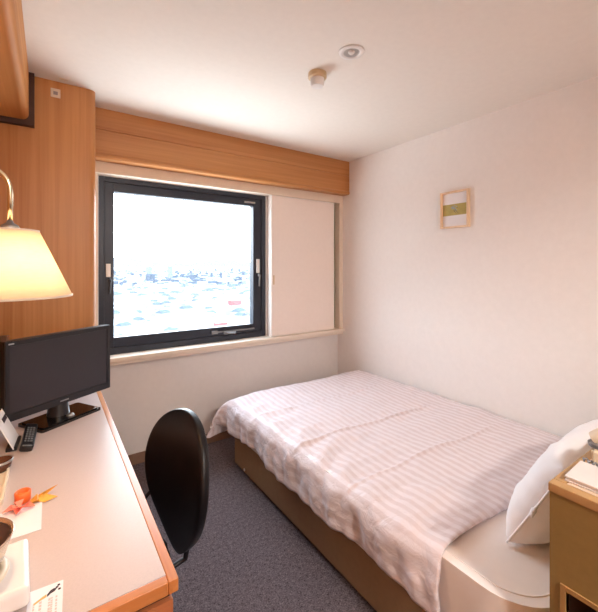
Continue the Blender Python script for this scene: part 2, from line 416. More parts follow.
# ------------------------------------------------------------------ desk
DX0, DX1, DY0, DY1, DZ = XL+.005, 0.234, 0.805, 2.365, 0.72
t = thing('writing_desk', 'long wooden desk with a pale laminate top along the left wall', 'desk', (0, 1.58, 0))
def dobj(name, bm, mat, smooth=False, parent=None, label=None):
    bmesh.ops.translate(bm, vec=(0, -1.58, 0), verts=bm.verts); return obj(name, bm, mat, parent or t, smooth, label)
bm = B(); add_box(bm, DX0, DX1-.022, DY0+.022, DY1, DZ-.032, DZ); dobj('desktop', bm, 'laminate')
bm = B()   # side lipping, mitred at the front corner, top edge eased
add_box(bm, DX1-.022, DX1, DY0+.0, DY1, DZ-.030, DZ, .003, 3); dobj('edge_strip', bm, 'edge_y', True, label='orange-brown wooden edging')
bm = B(); add_box(bm, DX0, DX1-.022, DY0, DY0+.022, DZ-.030, DZ, .003, 3); dobj('edge_strip', bm, 'edge_x', True, label='orange-brown wooden edging')
bm = B(); add_box(bm, DX0, DX1-.012, DY0+.022, DY0+.06, DZ-.050, DZ-.032); dobj('recess', bm, 'dark_gap')
bm = B(); add_box(bm, DX0, DX1-.008, DY0+.012, DY0+.032, 0.0, DZ-.052, .002); dobj('side_panel', bm, 'desk_side', True)
bm = B(); add_box(bm, DX0, DX0+.02, DY0+.032, DY1, 0.0, DZ-.036); dobj('back_panel', bm, 'desk_side')
bm = B(); add_box(bm, DX0+.02, DX1-.02, DY1-.02, DY1, 0.0, DZ-.036); dobj('side_panel', bm, 'desk_side')
bm = B(); add_box(bm, DX1-.06, DX1-.04, DY0+.032, DY1-.02, DZ-.10, DZ-.036); dobj('apron', bm, 'desk_side')

# ------------------------------------------------------------------ television on the desk
ang = math.atan2(.53, .848)
t = thing('television', 'small black flat-screen television turned on its stand at the end of the desk', 'television', (0.047, 1.950, DZ), ang)
# local: x along the screen, -y to the viewer
W2, z0, z1 = 0.234, 0.066, 0.384
bm = B(); add_box(bm, -W2, W2, -.016, .022, z0, z1, .006, 3)
add_box(bm, -.15, .15, .022, .050, z0+.03, z1-.06, .01, 2); obj('housing', bm, 'black_plastic', t, True)
bm = frame_bm(-W2+.001, W2-.001, z0+.001, z1-.001, -.021, -.015, .017, .017, .020, .030, .002); obj('bezel', bm, 'black_plastic', t, True)
box('screen', (-W2+.016, W2-.016, -.0175, -.0155, z0+.029, z1-.019), 'screen', t)
def letters(name, txt, size, loc, rot, mat, parent, depth=.0004):
    c = bpy.data.curves.new(name, 'FONT'); c.body = txt; c.size = size; c.align_x = 'CENTER'; c.extrude = depth
    tmp = bpy.data.objects.new(name, c); COL.objects.link(tmp)
    dg = bpy.context.evaluated_depsgraph_get()
    me = bpy.data.meshes.new_from_object(tmp.evaluated_get(dg)); COL.objects.unlink(tmp); bpy.data.objects.remove(tmp)
    me.materials.clear(); me.materials.append(M[mat])
    o = bpy.data.objects.new(name, me); COL.objects.link(o); o.parent = parent; o.location = loc; o.rotation_euler = rot
    return o
box('logo', (-.019, .019, -.0218, -.0205, z0+.013, z0+.0185), 'grey_metal', t, label='small illegible silver maker mark')
box('badge', (-W2+.012, -W2+.032, -.0218, -.0205, z1-.014, z1-.009), 'steel', t, label='tiny pale badge on the top left corner')
st = obj('stand_base', (lambda bm: (add_prism(bm, round_rect(-.135, .135, -.085, .085, .012), 0, .010), bm)[1])(B()), 'gloss_black', t, True)
bm = B(); add_prism(bm, round_rect(-.125, .125, -.075, .075, .012), .010, .014); obj('stand_plate', bm, 'gloss_black', st, True)
bm = B(); add_tube(bm, [(0, .022, .012), (0, .022, .12)], [.045, .03], 20); obj('neck', bm, 'black_plastic', t, True)
bm = B(); add_lathe(bm, [(0, .014), (.016, .014), (.014, .020), (0, .024)], (.01, -.045, 0), 20); obj('swivel_cap', bm, 'steel', st, 'all')

t = thing('black_set_top_box', 'black upright box behind the left end of the television', 'box', (-.285, 2.10, DZ))
box('casing', (-.115, .132, -.09, .09, .006, .355), 'black_plastic', t, .006)
box('foot', (-.10, .12, -.08, .08, 0, .006), 'black_plastic', t)

# ------------------------------------------------------------------ remote control and its card holder
t = thing('remote_control', 'slim dark remote control lying in front of the television', 'remote control', (-.066, 1.748, DZ), R(-3))
bm = B(); add_box(bm, -.021, .021, -.090, .090, -.006, .022, .008, 3); bm.transform(Matrix.Translation((0, 0, .010)) @ Matrix.Rotation(R(4), 4, 'X') @ Matrix.Rotation(R(16), 4, 'Y') @ Matrix.Translation((0, 0, .003)))
rc = obj('casing', bm, 'black_plastic', t, True)
for i in range(7):
    for j in range(3):
        bm = B(); add_box(bm, -.013+j*.0095, -.0065+j*.0095, -.066+i*.018, -.058+i*.018, .0215, .0245, .001)
        bm.transform(Matrix.Translation((0, 0, .010)) @ Matrix.Rotation(R(4), 4, 'X') @ Matrix.Rotation(R(16), 4, 'Y') @ Matrix.Translation((0, 0, .003))); obj('button', bm, 'grey_metal', rc, True)
t = thing('card_stand', 'white guide card leaning back on a low foot beside the remote control', 'card', (-.097, 1.748, DZ), R(86))
tl = Matrix.Rotation(R(-24), 4, 'X')
bm = B(); add_box(bm, -.063, .063, 0, .0025, .010, .140, .0004); bm.transform(tl); cd = obj('card', bm, 'paper', t)
bm = B(); add_box(bm, -.005, .055, -.0008, 0, .100, .118); bm.transform(tl); obj('printing', bm, 'dark_ink', cd)
bm = B(); add_box(bm, -.055, .055, -.004, .030, 0, .013, .003)
obj('stand_foot', bm, 'black_plastic', t)

# ------------------------------------------------------------------ tea things at the left of the desk
t = thing('tea_tray', 'cream rounded tray at the left edge of the desk under the dark cup', 'tray', (-.215, 1.440, DZ))
bm = B(); add_prism(bm, round_rect(-.11, .108, -.12, .115, .02), 0.0, .006); obj('tray_floor', bm, 'cream_plastic', t, True)
bm = B(); o_ = round_rect(-.11, .108, -.12, .115, .02); i_ = round_rect(-.104, .102, -.114, .109, .016)
lo = [bm.verts.new((x, y, .006)) for x, y in o_]; hi = [bm.verts.new((x, y, .016)) for x, y in o_]
lo2 = [bm.verts.new((x, y, .006)) for x, y in i_]; hi2 = [bm.verts.new((x, y, .016)) for x, y in i_]
for k in range(len(o_)):
    k2 = (k+1) % len(o_)
    bm.faces.new((lo[k], lo[k2], hi[k2], hi[k])); bm.faces.new((hi[k], hi[k2], hi2[k2], hi2[k])); bm.faces.new((lo2[k], lo2[k2], hi2[k2], hi2[k]))
obj('rim', bm, 'cream_plastic', t, True)
t = thing('tea_cup', 'small round dark brown cup with a metallic rim on the tea tray', 'cup', (-.134, 1.548, DZ+.006))
bm = B(); add_lathe(bm, [(0, 0), (.024, 0), (.030, .008), (.036, .032), (.0335, .032), (.028, .010), (0, .006)], n=36); obj('cup_body', bm, 'cup_brown', t, 'all')
bm = B(); add_lathe(bm, [(.0365, .028), (.037, .034), (.0345, .0355), (.033, .032)], n=36, closed=True); obj('rim', bm, 'steel', t, 'all')
tag(obj('paper_sheet', loc_bm((lambda bm: (add_box(bm, -.165, -.016, 1.150, 1.285, DZ, DZ+.0012), bm)[1])(B()), (0, 0, .0006)), 'paper'),
    'blank white sheet of paper under the orange folded paper pieces', 'paper')
# electric hot plate with pot
t = thing('hot_plate', 'white square tabletop heater base with a round ring under the pot', 'heater', (-.127, .978, DZ), R(3))
bm = B(); add_box(bm, -.10, .092, -.085, .085, .004, .045, .012, 4); obj('casing', bm, 'white_plastic', t, True)
bm = B(); add_lathe(bm, [(.070, .044), (.074, .048), (.066, .052), (.060, .050), (.056, .046)], (-.015, -.0, 0), 48, closed=True); obj('heater_ring', bm, 'cream_plastic', t, 'all')
bm = B(); add_lathe(bm, [(0, .050), (.050, .050), (.054, .046)], (-.015, 0, 0), 40); obj('heater_plate', bm, 'steel', t, 'all')
for fx in (-.08, .07):
    for fy in (-.065, .065):
        bm = B(); add_lathe(bm, [(0, 0), (.008, 0), (.008, .006), (0, .006)], (fx, fy, 0), 12); obj('foot', bm, 'black_plastic', t)
t = thing('kettle', 'open metal pot with a dark inside standing on the white heater', 'pot', (-.139, .985, DZ+.0502))
t.scale = (1, 1, .66)
bm = B(); add_lathe(bm, [(0, 0), (.048, 0), (.054, .006), (.062, .03), (.076, .098), (.079, .106), (.077, .108), (.073, .098), (.060, .034), (.050, .010), (0, .008)], n=48); obj('pot_body', bm, 'pot_metal', t, 'all')
bm = B(); add_lathe(bm, [(.0715, .097), (.058, .034), (.0, .010)], n=48); obj('inside', bm, 'dark_inside', t, 'all')
bm = B(); add_tube(bm, [(-.07, 0, .09), (-.10, 0, .10), (-.13, 0, .09), (-.135, 0, .06)], .008); obj('handle', bm, 'black_plastic', t, 'all')

# folded paper ornaments
def fold(bm, tris):
    for tri in tris:
        vs = [bm.verts.new(p) for p in tri]; bm.faces.new(vs)
def folded(name, tris, mat, parent, th=.0012):
    bm = B(); fold(bm, tris); bmesh.ops.remove_doubles(bm, verts=bm.verts, dist=1e-5)
    o = obj(name, bm, mat, parent); s = o.modifiers.new('thick', 'SOLIDIFY'); s.thickness = th; s.offset = 1; return o
t = thing('paper_crane', 'gold patterned folded paper crane with two long points on the desk', 'paper crane', (-.028, 1.292, DZ), R(0))
folded('body', [((-.028, 0, .0), (0, .014, .016), (.012, 0, .001)), ((-.028, 0, .0), (0, -.014, .014), (.012, 0, .001)), ((0, .014, .016), (.012, 0, .001), (0, -.014, .014)), ((-.028, 0, 0), (0, .014, .016), (0, -.014, .014))], 'gold_paper', t)
folded('wing', [((-.020, .006, .006), (.010, .010, .016), (.052, .034, .018)), ((-.020, .006, .006), (.006, .0, .004), (.052, .034, .018))], 'gold_paper', t)
folded('wing', [((-.004, -.004, .006), (.020, .006, .014), (.050, -.014, .006)), ((-.004, -.004, .006), (.018, -.018, .002), (.050, -.014, .006))], 'gold_paper', t)
t = thing('paper_flower', 'salmon pink folded paper piece like a small flower beside the crane', 'paper ornament', (-.066, 1.276, DZ+.002))
for k, a0 in enumerate((100, 190, 260, 330)):
    c, s = math.cos(R(a0)), math.sin(R(a0)); c1, s1 = math.cos(R(a0-32)), math.sin(R(a0-32)); c2, s2 = math.cos(R(a0+32)), math.sin(R(a0+32))
    folded('petal', [((0, 0, .004), (.022*c1, .022*s1, .016), (.040*c, .034*s, .006)), ((0, 0, .004), (.022*c2, .022*s2, .016), (.040*c, .034*s, .006)), ((0, 0, .004), (.022*c1, .022*s1, .016), (.022*c2, .022*s2, .0165))], 'salmon_paper', t)
t = thing('paper_roll', 'small bright orange paper ring standing against the salmon folded piece', 'paper ornament', (-.062, 1.318, DZ))
bm = B(); add_lathe(bm, [(.015, 0), (.019, .002), (.020, .028), (.017, .031), (.013, .028), (.013, .004)], n=28, closed=True); obj('ring', bm, 'orange_paper', t, 'all')
bm = B(); add_lathe(bm, [(0, .020), (.0132, .020)], n=24); obj('fold', bm, 'orange_paper', t)

# message card near the front edge
t = thing('message_card', 'white card with a small dark and amber drawing near the front of the desk', 'card', (-.008, .862, DZ), R(-3))
box('card', (-.030, .030, -.078, .078, 0, .0012), 'paper', t)
bm = B()
for cx, w in ((-.019, .0016), (-.008, .0022), (.007, .0018), (.011, .0018), (.019, .0016)):
    yy = .040
    while yy > -.070:
        h = rng.uniform(.003, .0065); add_box(bm, cx-w, cx+w, yy-h, yy, .0012, .0015); yy -= h+rng.uniform(.0015, .004)
obj('printed_lines', bm, 'red_ink', t, label='columns of tiny illegible printed characters')
bm = B(); add_prism(bm, [(.002, .052), (.008, .061), (.014, .063), (.019, .060), (.015, .054), (.009, .052), (.003, .046)], .0012, .0016)
for q in ((.022, .068), (.0235, .056), (.019, .063)): add_prism(bm, [(q[0]+.0028*math.cos(a), q[1]+.0028*math.sin(a)) for a in [2*PI*k/8 for k in range(8)]], .0012, .0016)
obj('drawing', bm, 'dark_ink', t, label='dark figure drawing')
bm = B(); add_prism(bm, [(-.020, .041), (-.006, .050), (.001, .054), (.002, .047), (-.008, .043), (-.018, .037)], .0012, .0016); obj('drawing', bm, 'amber_ink', t, label='amber brush stroke')

# ------------------------------------------------------------------ lamp on the left wall
LX, LY, LZ = -.080, 1.16, 1.322
t = thing('wall_lamp', 'brass swing-arm wall lamp with a glowing cream conical shade above the desk', 'lamp', (LX, LY, LZ))
bm = B(); N = 56
o0, o1, hgt, th = .133, .060, .168, .0015
add_lathe(bm, [(o0, 0), (o1, hgt), (o1-th, hgt), (o0-th, 0)], n=N, closed=True); sh = obj('lamp_shade', bm, 'shade', t, 'all')
bm = B(); add_lathe(bm, [(o0+.001, -.001), (o0+.0012, .004), (o0-.002, .004), (o0-.002, -.001)], n=N, closed=True); obj('binding', bm, 'cream', sh, 'all')
bm = B(); add_lathe(bm, [(o1+.0012, hgt-.004), (o1+.001, hgt+.001), (o1-.003, hgt+.001), (o1-.003, hgt-.004)], n=N, closed=True); obj('binding', bm, 'cream', sh, 'all')
bm = B(); add_lathe(bm, [(0, hgt-.030), (.020, hgt-.030), (.020, hgt+.006), (.017, hgt+.012), (.008, hgt+.018), (.006, hgt+.024), (0, hgt+.024)], n=28); obj('socket_cap', bm, 'grey_metal', t, True)
for a in (0, 120, 240):
    bm = B(); add_tube(bm, [(.018*math.cos(R(a)), .018*math.sin(R(a)), hgt-.002), ((o1-.002)*math.cos(R(a)), (o1-.002)*math.sin(R(a)), hgt-.002)], .0015, 8)
    obj('shade_spoke', bm, 'brass', t)
bm = B()
pts = [(0, 0, hgt+.020), (0, 0, hgt+.10)]
for k in range(1, 13):
    a = R(90*k/12*1.75); pts.append((-.055+.055*math.cos(a), 0, hgt+.10+.055*math.sin(a)))
pts += [(-.115, 0, hgt+.08), (-.14, 0, hgt+.03), (XL-LX+.02, 0, hgt+.02)]
add_tube(bm, pts, .006, 14); obj('arm', bm, 'brass', t, 'all')
bm = B(); add_lathe(bm, [(0, 0), (.035, 0), (.035, .012), (.025, .02), (0, .02)], n=32); bm.transform(Matrix.Translation((XL-LX, 0, hgt+.02)) @ Matrix.Rotation(R(90), 4, 'Y')); obj('wall_plate', bm, 'brass', t, True)
bm = B(); bmesh.ops.create_uvsphere(bm, u_segments=20, v_segments=12, radius=.026, matrix=Matrix.Translation((0, 0, .105)))
obj('bulb', bm, emit_mat('lamp_bulb', (1, .84, .62, 1), 9), t, 'all')

# ------------------------------------------------------------------ desk chair
CX, CY = 0.415, 1.378
t = thing('desk_chair', 'black padded swivel chair tucked under the long desk', 'chair', (CX, CY, 0), R(12))
# local frame: +x is the back of the chair, the backrest lies along y
def backrest():
    bm = B(); NS, NA = 36, 22
    z0, z1 = 0.335, 0.850
    def hw(s):
        e = (1-abs(2*s-1.0)**2.6)
        w = 0.215*max(e, 0)**0.5
        return w*(0.42+0.58*math.sin(min(1, s/0.60)*PI/2)**1.0) if s < .60 else w
    def c(s): return -.020+.045*s+.02*max(0, .3-s)
    fr, bk = [], []
    for i in range(NS+1):
        s = .5-.5*math.cos(PI*i/NS); w = hw(s)+1e-4; rf, rb = [], []
        for j in range(NA+1):
            a = -1+2*j/NA; y = w*math.sin(a*PI/2)
            q = math.cos(a*PI/2); es = math.sin(PI*min(1, max(0, s)))**.35 if 0 < s < 1 else 0
            curv = .035*(y/.2)**2
            tk = .006+.026*es*q**.45
            rf.append(bm.verts.new((c(s)-tk-curv, y, z0+(z1-z0)*s)))
            rb.append(bm.verts.new((c(s)+.006+.014*es*q**.5-curv, y, z0+(z1-z0)*s)))
        fr.append(rf); bk.append(rb)
    for g in (fr, bk):
        for i in range(NS):
            for j in range(NA): bm.faces.new((g[i][j], g[i][j+1], g[i+1][j+1], g[i+1][j]))
    for i in range(NS):
        bm.faces.new((fr[i][0], fr[i+1][0], bk[i+1][0], bk[i][0])); bm.faces.new((fr[i][NA], fr[i+1][NA], bk[i+1][NA], bk[i][NA]))
    for j in range(NA):
        bm.faces.new((fr[0][j], fr[0][j+1], bk[0][j+1], bk[0][j])); bm.faces.new((fr[NS][j], fr[NS][j+1], bk[NS][j+1], bk[NS][j]))
    bmesh.ops.remove_doubles(bm, verts=bm.verts, dist=.0006)
    return bm
obj('backrest', backrest(), 'chair_fabric', t, 'all')
bm = B(); add_prism(bm, round_rect(-.50, -.12, -.21, .21, .09, 8), .43, .485)
bmesh.ops.bevel(bm, geom=[e for e in bm.edges if abs(e.verts[0].co.z-e.verts[1].co.z) < 1e-5], offset=.018, segments=3, affect='EDGES'); obj('seat', bm, 'chair_fabric', t, True)
bm = B(); add_tube(bm, [(.02, -.02, .50), (.022, -.02, .40), (.0, -.02, .31), (-.06, -.01, .30), (-.22, 0, .40)], .010, 14)
add_box(bm, -.40, -.20, -.08, .08, .405, .43, .004); obj('back_bracket', bm, 'black_plastic', t, True)
for sy in (1,):
    bm = B(); add_tube(bm, [(.0, sy*.15, .53), (-.045, sy*.17, .50), (-.12, sy*.19, .435), (-.26, sy*.19, .42)], .008, 10); obj('side_rod', bm, 'black_plastic', t, 'all')
bm = B(); add_tube(bm, [(-.30, 0, .41), (-.30, 0, .09)], [.024, .03], 18); obj('gas_column', bm, 'black_plastic', t, True)
for k in range(5):
    a = R(72*k+36); c, s = math.cos(a), math.sin(a)
    bm = B(); add_tube(bm, [(-.30, 0, .10), (-.30+.12*c, .12*s, .095), (-.30+.25*c, .25*s, .07)], [.02, .017, .012], 12); lg = obj('leg', bm, 'black_plastic', t, True)
    bm = B(); add_lathe(bm, [(0, -.011), (.020, -.011), (.025, -.006), (.025, .006), (.020, .011), (0, .011)], n=20)
    bm.transform(Matrix.Translation((-.30+.25*c, .25*s, .0255)) @ Matrix.Rotation(a, 4, 'Z') @ Matrix.Rotation(R(90), 4, 'X')); 
    add_tube(bm, [(-.30+.25*c, .25*s, .03), (-.30+.25*c, .25*s, .07)], .007, 8); obj('caster', bm, 'black_plastic', lg, True)

# ------------------------------------------------------------------ bed
BX0, BX1, BY0, BY1 = 1.065, 2.362, 0.420, 2.38
BT = 0.445
t = thing('bed', 'single bed with a fabric-covered tan base and white fitted sheet along the right wall', 'bed', (1.71, 1.4, 0))
bo = (-1.71, -1.4, 0)
bm = B(); add_box(bm, BX0+.008, BX1, BY0, 2.362, 0.022, .235, .012, 3); bb = obj('bed_base', loc_bm(bm, bo), 'bed_base', t, True)
for fx in (BX0+.08, BX1-.08):
    for fy in (BY0+.06, 2.30):
        bm = B(); add_tube(bm, [(fx, fy, 0), (fx, fy, .03)], .022, 16); obj('foot', loc_bm(bm, bo), 'black_plastic', t, True)
bm = B(); add_lathe(bm, [(0, 0), (.009, 0), (.009, .004), (0, .005)], n=14); bm.transform(Matrix.Translation((BX0+.008, 2.20, .045)) @ Matrix.Rotation(R(-90), 4, 'Y')); obj('glide_button', loc_bm(bm, bo), 'white_plastic', bb)
bm = B(); add_prism(bm, round_rect(BX0, BX1, BY0, BY1, .17, 10), .235, BT)
bmesh.ops.bevel(bm, geom=[e for e in bm.edges if abs(e.verts[0].co.z-e.verts[1].co.z) < 1e-5], offset=.045, segments=6, affect='EDGES')
mt_ = obj('mattress', loc_bm(bm, bo), 'sheet', t, True)
# piped seam round the top of the fitted sheet
bm = B(); rp = round_rect(BX0+.035, BX1-.035, BY0+.035, BY1-.035, .135, 10); rp.append(rp[0]); add_tube(bm, [(x, y, BT-.001) for x, y in rp], .0035, 8, cap=False); obj('piping', loc_bm(bm, bo), 'sheet', mt_, 'all')

# duvet: a cloth sheet laid over the mattress, hanging over the aisle side and the foot
def duvet():
    AX = 1.252      # flat width from the wall to the top edge of the aisle side
    XW = 2.358
    Y0 = 0.708
    NU, NV = 160, 270
    hangU, hangV = 0.245, 0.34
    LU = AX+hangU; YV = 2.36; LV = (YV-Y0)+hangV
    def nz(x, y, s, o=0): return noise.noise(Vector((x*s+o, y*s-o, o*.7)))
    bm = B(); uvs = {}
    grid = []
    for i in range(NU+1):
        row = []
        u = LU*i/NU
        for j in range(NV+1):
            v = LV*j/NV
            # uneven hem and head edge
            eu = max(0, u-AX); ev = max(0, v-(YV-Y0))
            RU, RV = .075, .12
            def arc(e, r): return (r*math.sin(e/r), r*(1-math.cos(e/r))) if e < r*PI/2 else (r, r+e-r*PI/2)
            ax, du = arc(eu, RU); ay, dv = arc(ev, RV)
            x = XW-min(u, AX)-ax; y = Y0+min(v, YV-Y0)+ay
            z = BT+.022
            hang = math.sqrt(du*du+dv*dv)
            z -= min(hang, .30)
            # flare of folds on the hanging parts
            k = min(1, du/.12)**1.5
            wav = .5*math.sin(v*13+2.2*nz(v, 0, 1.5, 3))+.35*math.sin(v*29+1.3*nz(v, 1, 3, 9))+.3*math.sin(v*58+du*9+3*nz(v, 1, 5, 9))
            x -= k*(.008+.014*wav)
            k2 = min(1, dv/.12)
            wav2 = math.sin(u*12+2*nz(u, 2, 2, 5))
            y += k2*(.015+.016*wav2)
            if du > 0 and dv > 0:     # the foot corner sticks out in folded ears
                cc = min(1, du/.15)*min(1, dv/.15)
                x -= cc*.085; y += cc*.0; z += cc*.035
                x += cc*.02*math.sin(math.atan2(dv, du)*10)
            # puffy quilting and lying wrinkles
            flat = 1-min(1, max(du, dv)/.05)
            puff = .014*nz(x, y, 3.0, 2)+.009*nz(x, y, 7, 11)+.0045*nz(x*1.0, y*1.6, 16, 21)
            z += puff*(.35+.65*flat)
            x -= (1-flat)*.012*nz(v, u, 9, 4)+(1-flat)*.006*nz(v, u, 22, 8)
            # diagonal pulls towards the aisle side
            dd = max(0, 1-abs(u-AX+.02)/.30)
            z += .006*dd*math.sin((v*1.0+u*.35)*34+3*nz(u, v, 3, 7))*flat
            # pressed fold creases across the bed
            for vc, amp in ((.42, .008), (.83, .010), (1.28, .007)):
                wob = .05*(u-.6)+.012*nz(u, vc, 3)
                q = (v-vc-wob)/.009
                if abs(q) < 4: z += amp*math.exp(-q*q)*flat*min(1, max(0, u-.12)*4)
            # thin towards the wall and the foot so that it sags
            z -= .022*max(0, 1-u/.12)**2
            # near edge: folded over and lying close on the sheet
            z -= .010*math.exp(-v/.02)*flat
            y += .018*math.exp(-v/.05)*math.sin(u*6+1)+.05*math.exp(-v/.10)*max(0, 1-u/.35)
            # aisle hem unevenness
            hem = max(0, (u-AX)/hangU)
            z += hem*(.010*math.sin(v*5.1+.6)+.006*math.sin(v*11)+.016*math.exp(-((v-.45)/.08)**2)-.004)
            vtx = bm.verts.new((x, y, z)); uvs[vtx] = (u, v); row.append(vtx)
        grid.append(row)
    lay = bm.loops.layers.uv.new('UVMap')
    for i in range(NU):
        for j in range(NV):
            f = bm.faces.new((grid[i][j], grid[i][j+1], grid[i+1][j+1], grid[i+1][j]))
            for l in f.loops: l[lay].uv = uvs[l.vert]
    return bm
bm = duvet()
o = obj('duvet', bm, 'duvet', None, 'all')
s = o.modifiers.new('thick', 'SOLIDIFY'); s.thickness = .016; s.offset = -1
# make sure the cloth thickens downwards, towards the mattress
if sum(p.normal.z for p in o.data.polygons) < 0: s.offset = 1
tag(o, 'pale pink satin striped duvet spread over the bed and hanging towards the aisle', 'duvet')

# pillow leaning on the head console
def pillow_bm(w, h, t_, n=34):
    bm = B(); G = []
    for side in (1, -1):
        g = []
        for i in range(n+1):
            row = []
            for j in range(n+1):
                a, b = -1+2*i/n, -1+2*j/n
                ea, eb = 1-a**4, 1-b**4
                pin = 1-.07*(1-abs(a))**1*abs(b)**3 - 0
                x = w/2*a*(1-.05*(1-a*a)*0-.06*(1-b*b)*-0)*(1-.045*(1-b*b)**1*abs(a)**3)
                y = h/2*b*(1-.06*(1-a*a)*abs(b)**3)
                z = side*(t_/2*(max(ea, 0)*max(eb, 0))**.55)
                z += side*.010*noise.noise(Vector((a*2.2, b*2.2, side*3)))*ea*eb
                z += .006*noise.noise(Vector((a*6, b*5, side*7)))*(ea*eb)**.3
                row.append(bm.verts.new((x, y, z)))
            g.append(row)
        G.append(g)
        for i in range(n):
            for j in range(n): bm.faces.new((g[i][j], g[i][j+1], g[i+1][j+1], g[i+1][j]))
    bmesh.ops.remove_doubles(bm, verts=bm.verts, dist=.0012)
    return bm
t = thing('pillow', 'plump white pillow leaning against the wooden console at the head of the bed', 'pillow', (1.637, .538, .616))
t.rotation_euler = (R(-62), 0, R(0))
pw = obj('pillow_case', pillow_bm(.70, .37, .19), 'pillow', t, 'all')
bm = B(); c4 = [(-.330, .015, 0), (-.350, .017, -.004), (-.358, .022, -.010)]
add_tube(bm, c4, [.009, .007, .003], 10); obj('tuft', bm, 'pillow', pw, 'all')
bm = B(); add_tube(bm, [(-.35*(1-.045*(1-b*b)), .18*b*(1-.0), .0) for b in [-1+2*k/24 for k in range(25)]], .0035, 8); obj('seam', bm, 'pillow', pw, 'all')

# ------------------------------------------------------------------ head console
KX0, KX1, KY0, KY1, KZ = 1.05, 2.372, -.02, .402, .85
t = thing('head_console', 'mustard-brown wooden console cabinet with a side niche at the head of the bed', 'cabinet', (1.5, .19, 0))
ko = (-1.5, -.19, 0)
nY0, nY1, nZ0, nZ1 = .06, .366, .22, .60
bm = B()
add_box(bm, KX0, KX0+.018, nY1, KY1, 0, KZ-.02); add_box(bm, KX0, KX0+.018, KY0, nY0, 0, KZ-.02)
add_box(bm, KX0, KX0+.018, nY0, nY1, nZ1, KZ-.02); add_box(bm, KX0, KX0+.018, nY0, nY1, 0, nZ0)
obj('side_panel', loc_bm(bm, ko), 'console', t)
bm = frame_bm(nY0-.012, nY1+.012, nZ0-.012, nZ1+.012, 0, .022, .012, .012, .012, .012, .001)
bm.transform(Matrix.Translation((KX0-.004, 0, 0)) @ Matrix(((0, 1, 0, 0), (1, 0, 0, 0), (0, 0, 1, 0), (0, 0, 0, 1))))
obj('niche_frame', loc_bm(bm, ko), 'niche_frame', t)
bm = B(); add_box(bm, KX0+.018, KX0+.30, nY0-.012, nY0, nZ0-.012, nZ1+.012); add_box(bm, KX0+.018, KX0+.30, nY1, nY1+.012, nZ0-.012, nZ1+.012)
add_box(bm, KX0+.018, KX0+.30, nY0, nY1, nZ0-.012, nZ0); add_box(bm, KX0+.018, KX0+.30, nY0, nY1, nZ1, nZ1+.012); add_box(bm, KX0+.30, KX0+.312, nY0-.012, nY1+.012, nZ0-.012, nZ1+.012)
nb = obj('niche', loc_bm(bm, ko), 'dark_gap', t)
bm = B(); add_box(bm, KX0+.02, KX0+.28, .236, .246, nZ0, nZ1, .001); obj('divider', loc_bm(bm, ko), 'cream', nb)
bm = B(); add_box(bm, KX0+.018, KX1, KY1-.018, KY1, 0, KZ-.02); add_box(bm, KX0+.018, KX1, KY0, KY0+.018, 0, KZ-.02); add_box(bm, KX1-.018, KX1, KY0+.018, KY1-.018, 0, KZ-.02)
obj('back_panel', loc_bm(bm, ko), 'console', t)
bm = frame_bm(KX0-.003, KX1, KY0-.003, KY1+.003, -KZ-.001, -KZ+.022, .030, .030, .030, .030, .004)
bm.transform(Matrix(((1, 0, 0, 0), (0, 0, 1, 0), (0, -1, 0, 0), (0, 0, 0, 1))))
obj('top_edge', loc_bm(bm, ko), 'console_edge', t, True)
bm = B(); add_box(bm, KX0+.028, KX1-.029, KY0+.028, KY1-.028, KZ-.018, KZ); obj('top', loc_bm(bm, ko), 'console_top', t)
t = thing('guest_folder', 'flat cream folder lying on the corner of the head console', 'folder', (1.150, .290, KZ+.001), R(2))
box('cover', (-.060, .060, -.13, .095, 0, .004), 'white_plastic', t, .0015)
box('pages', (-.056, .058, -.127, .091, .004, .010), 'paper', t)
box('cover', (-.060, .060, -.13, .095, .010, .014), 'white_plastic', t, .0015)
t = thing('telephone', 'cream desk telephone with a grey handset rest at the right edge of the picture', 'telephone', (1.328, .285, KZ+.001), R(4))
bm = B(); vs = add_box(bm, -.085, .085, -.10, .095, 0, .045, 0)
for v in bm.verts:
    if v.co.z > .03 and v.co.y < 0: v.co.z = .028
bmesh.ops.bevel(bm, geom=list(bm.edges), offset=.008, segments=3, affect='EDGES'); ph = obj('phone_body', bm, 'cream_plastic', t, True)
for i in range(4):
    for j in range(3):
        bm = B(); add_box(bm, .0+j*.022, .015+j*.022, -.07+i*.022, -.056+i*.022, .030, .042+.003*i, .002); obj('key', bm, 'white_plastic', ph, True)
bm = B(); add_tube(bm, [(-.055, -.095, .055), (-.055, -.07, .070), (-.055, -.03, .080), (-.055, .03, .085), (-.055, .07, .080), (-.055, .092, .062)], [.020, .024, .017, .017, .024, .020], 16)
obj('handset', bm, 'cream_plastic', t, True)
bm = B(); add_lathe(bm, [(0, 0), (.024, 0), (.026, .010), (.020, .014), (0, .014)], (-.055, .082, .044), 24); obj('ear_cup', bm, 'grey_metal', t, True)
bm = B(); add_lathe(bm, [(0, 0), (.024, 0), (.026, .010), (.020, .014), (0, .014)], (-.055, -.082, .034), 24); obj('ear_cup', bm, 'grey_metal', t, True)
bm = B(); pts = []
for k in range(120):
    a = k*.9; q = k/119; cx = -.095-.03*math.sin(q*PI); cy = -.08+.19*q
    pts.append((cx+.006*math.cos(a), cy, .013+.006*math.sin(a)))
add_tube(bm, pts, .0022, 6); obj('cord', bm, 'grey_metal', t, 'all')

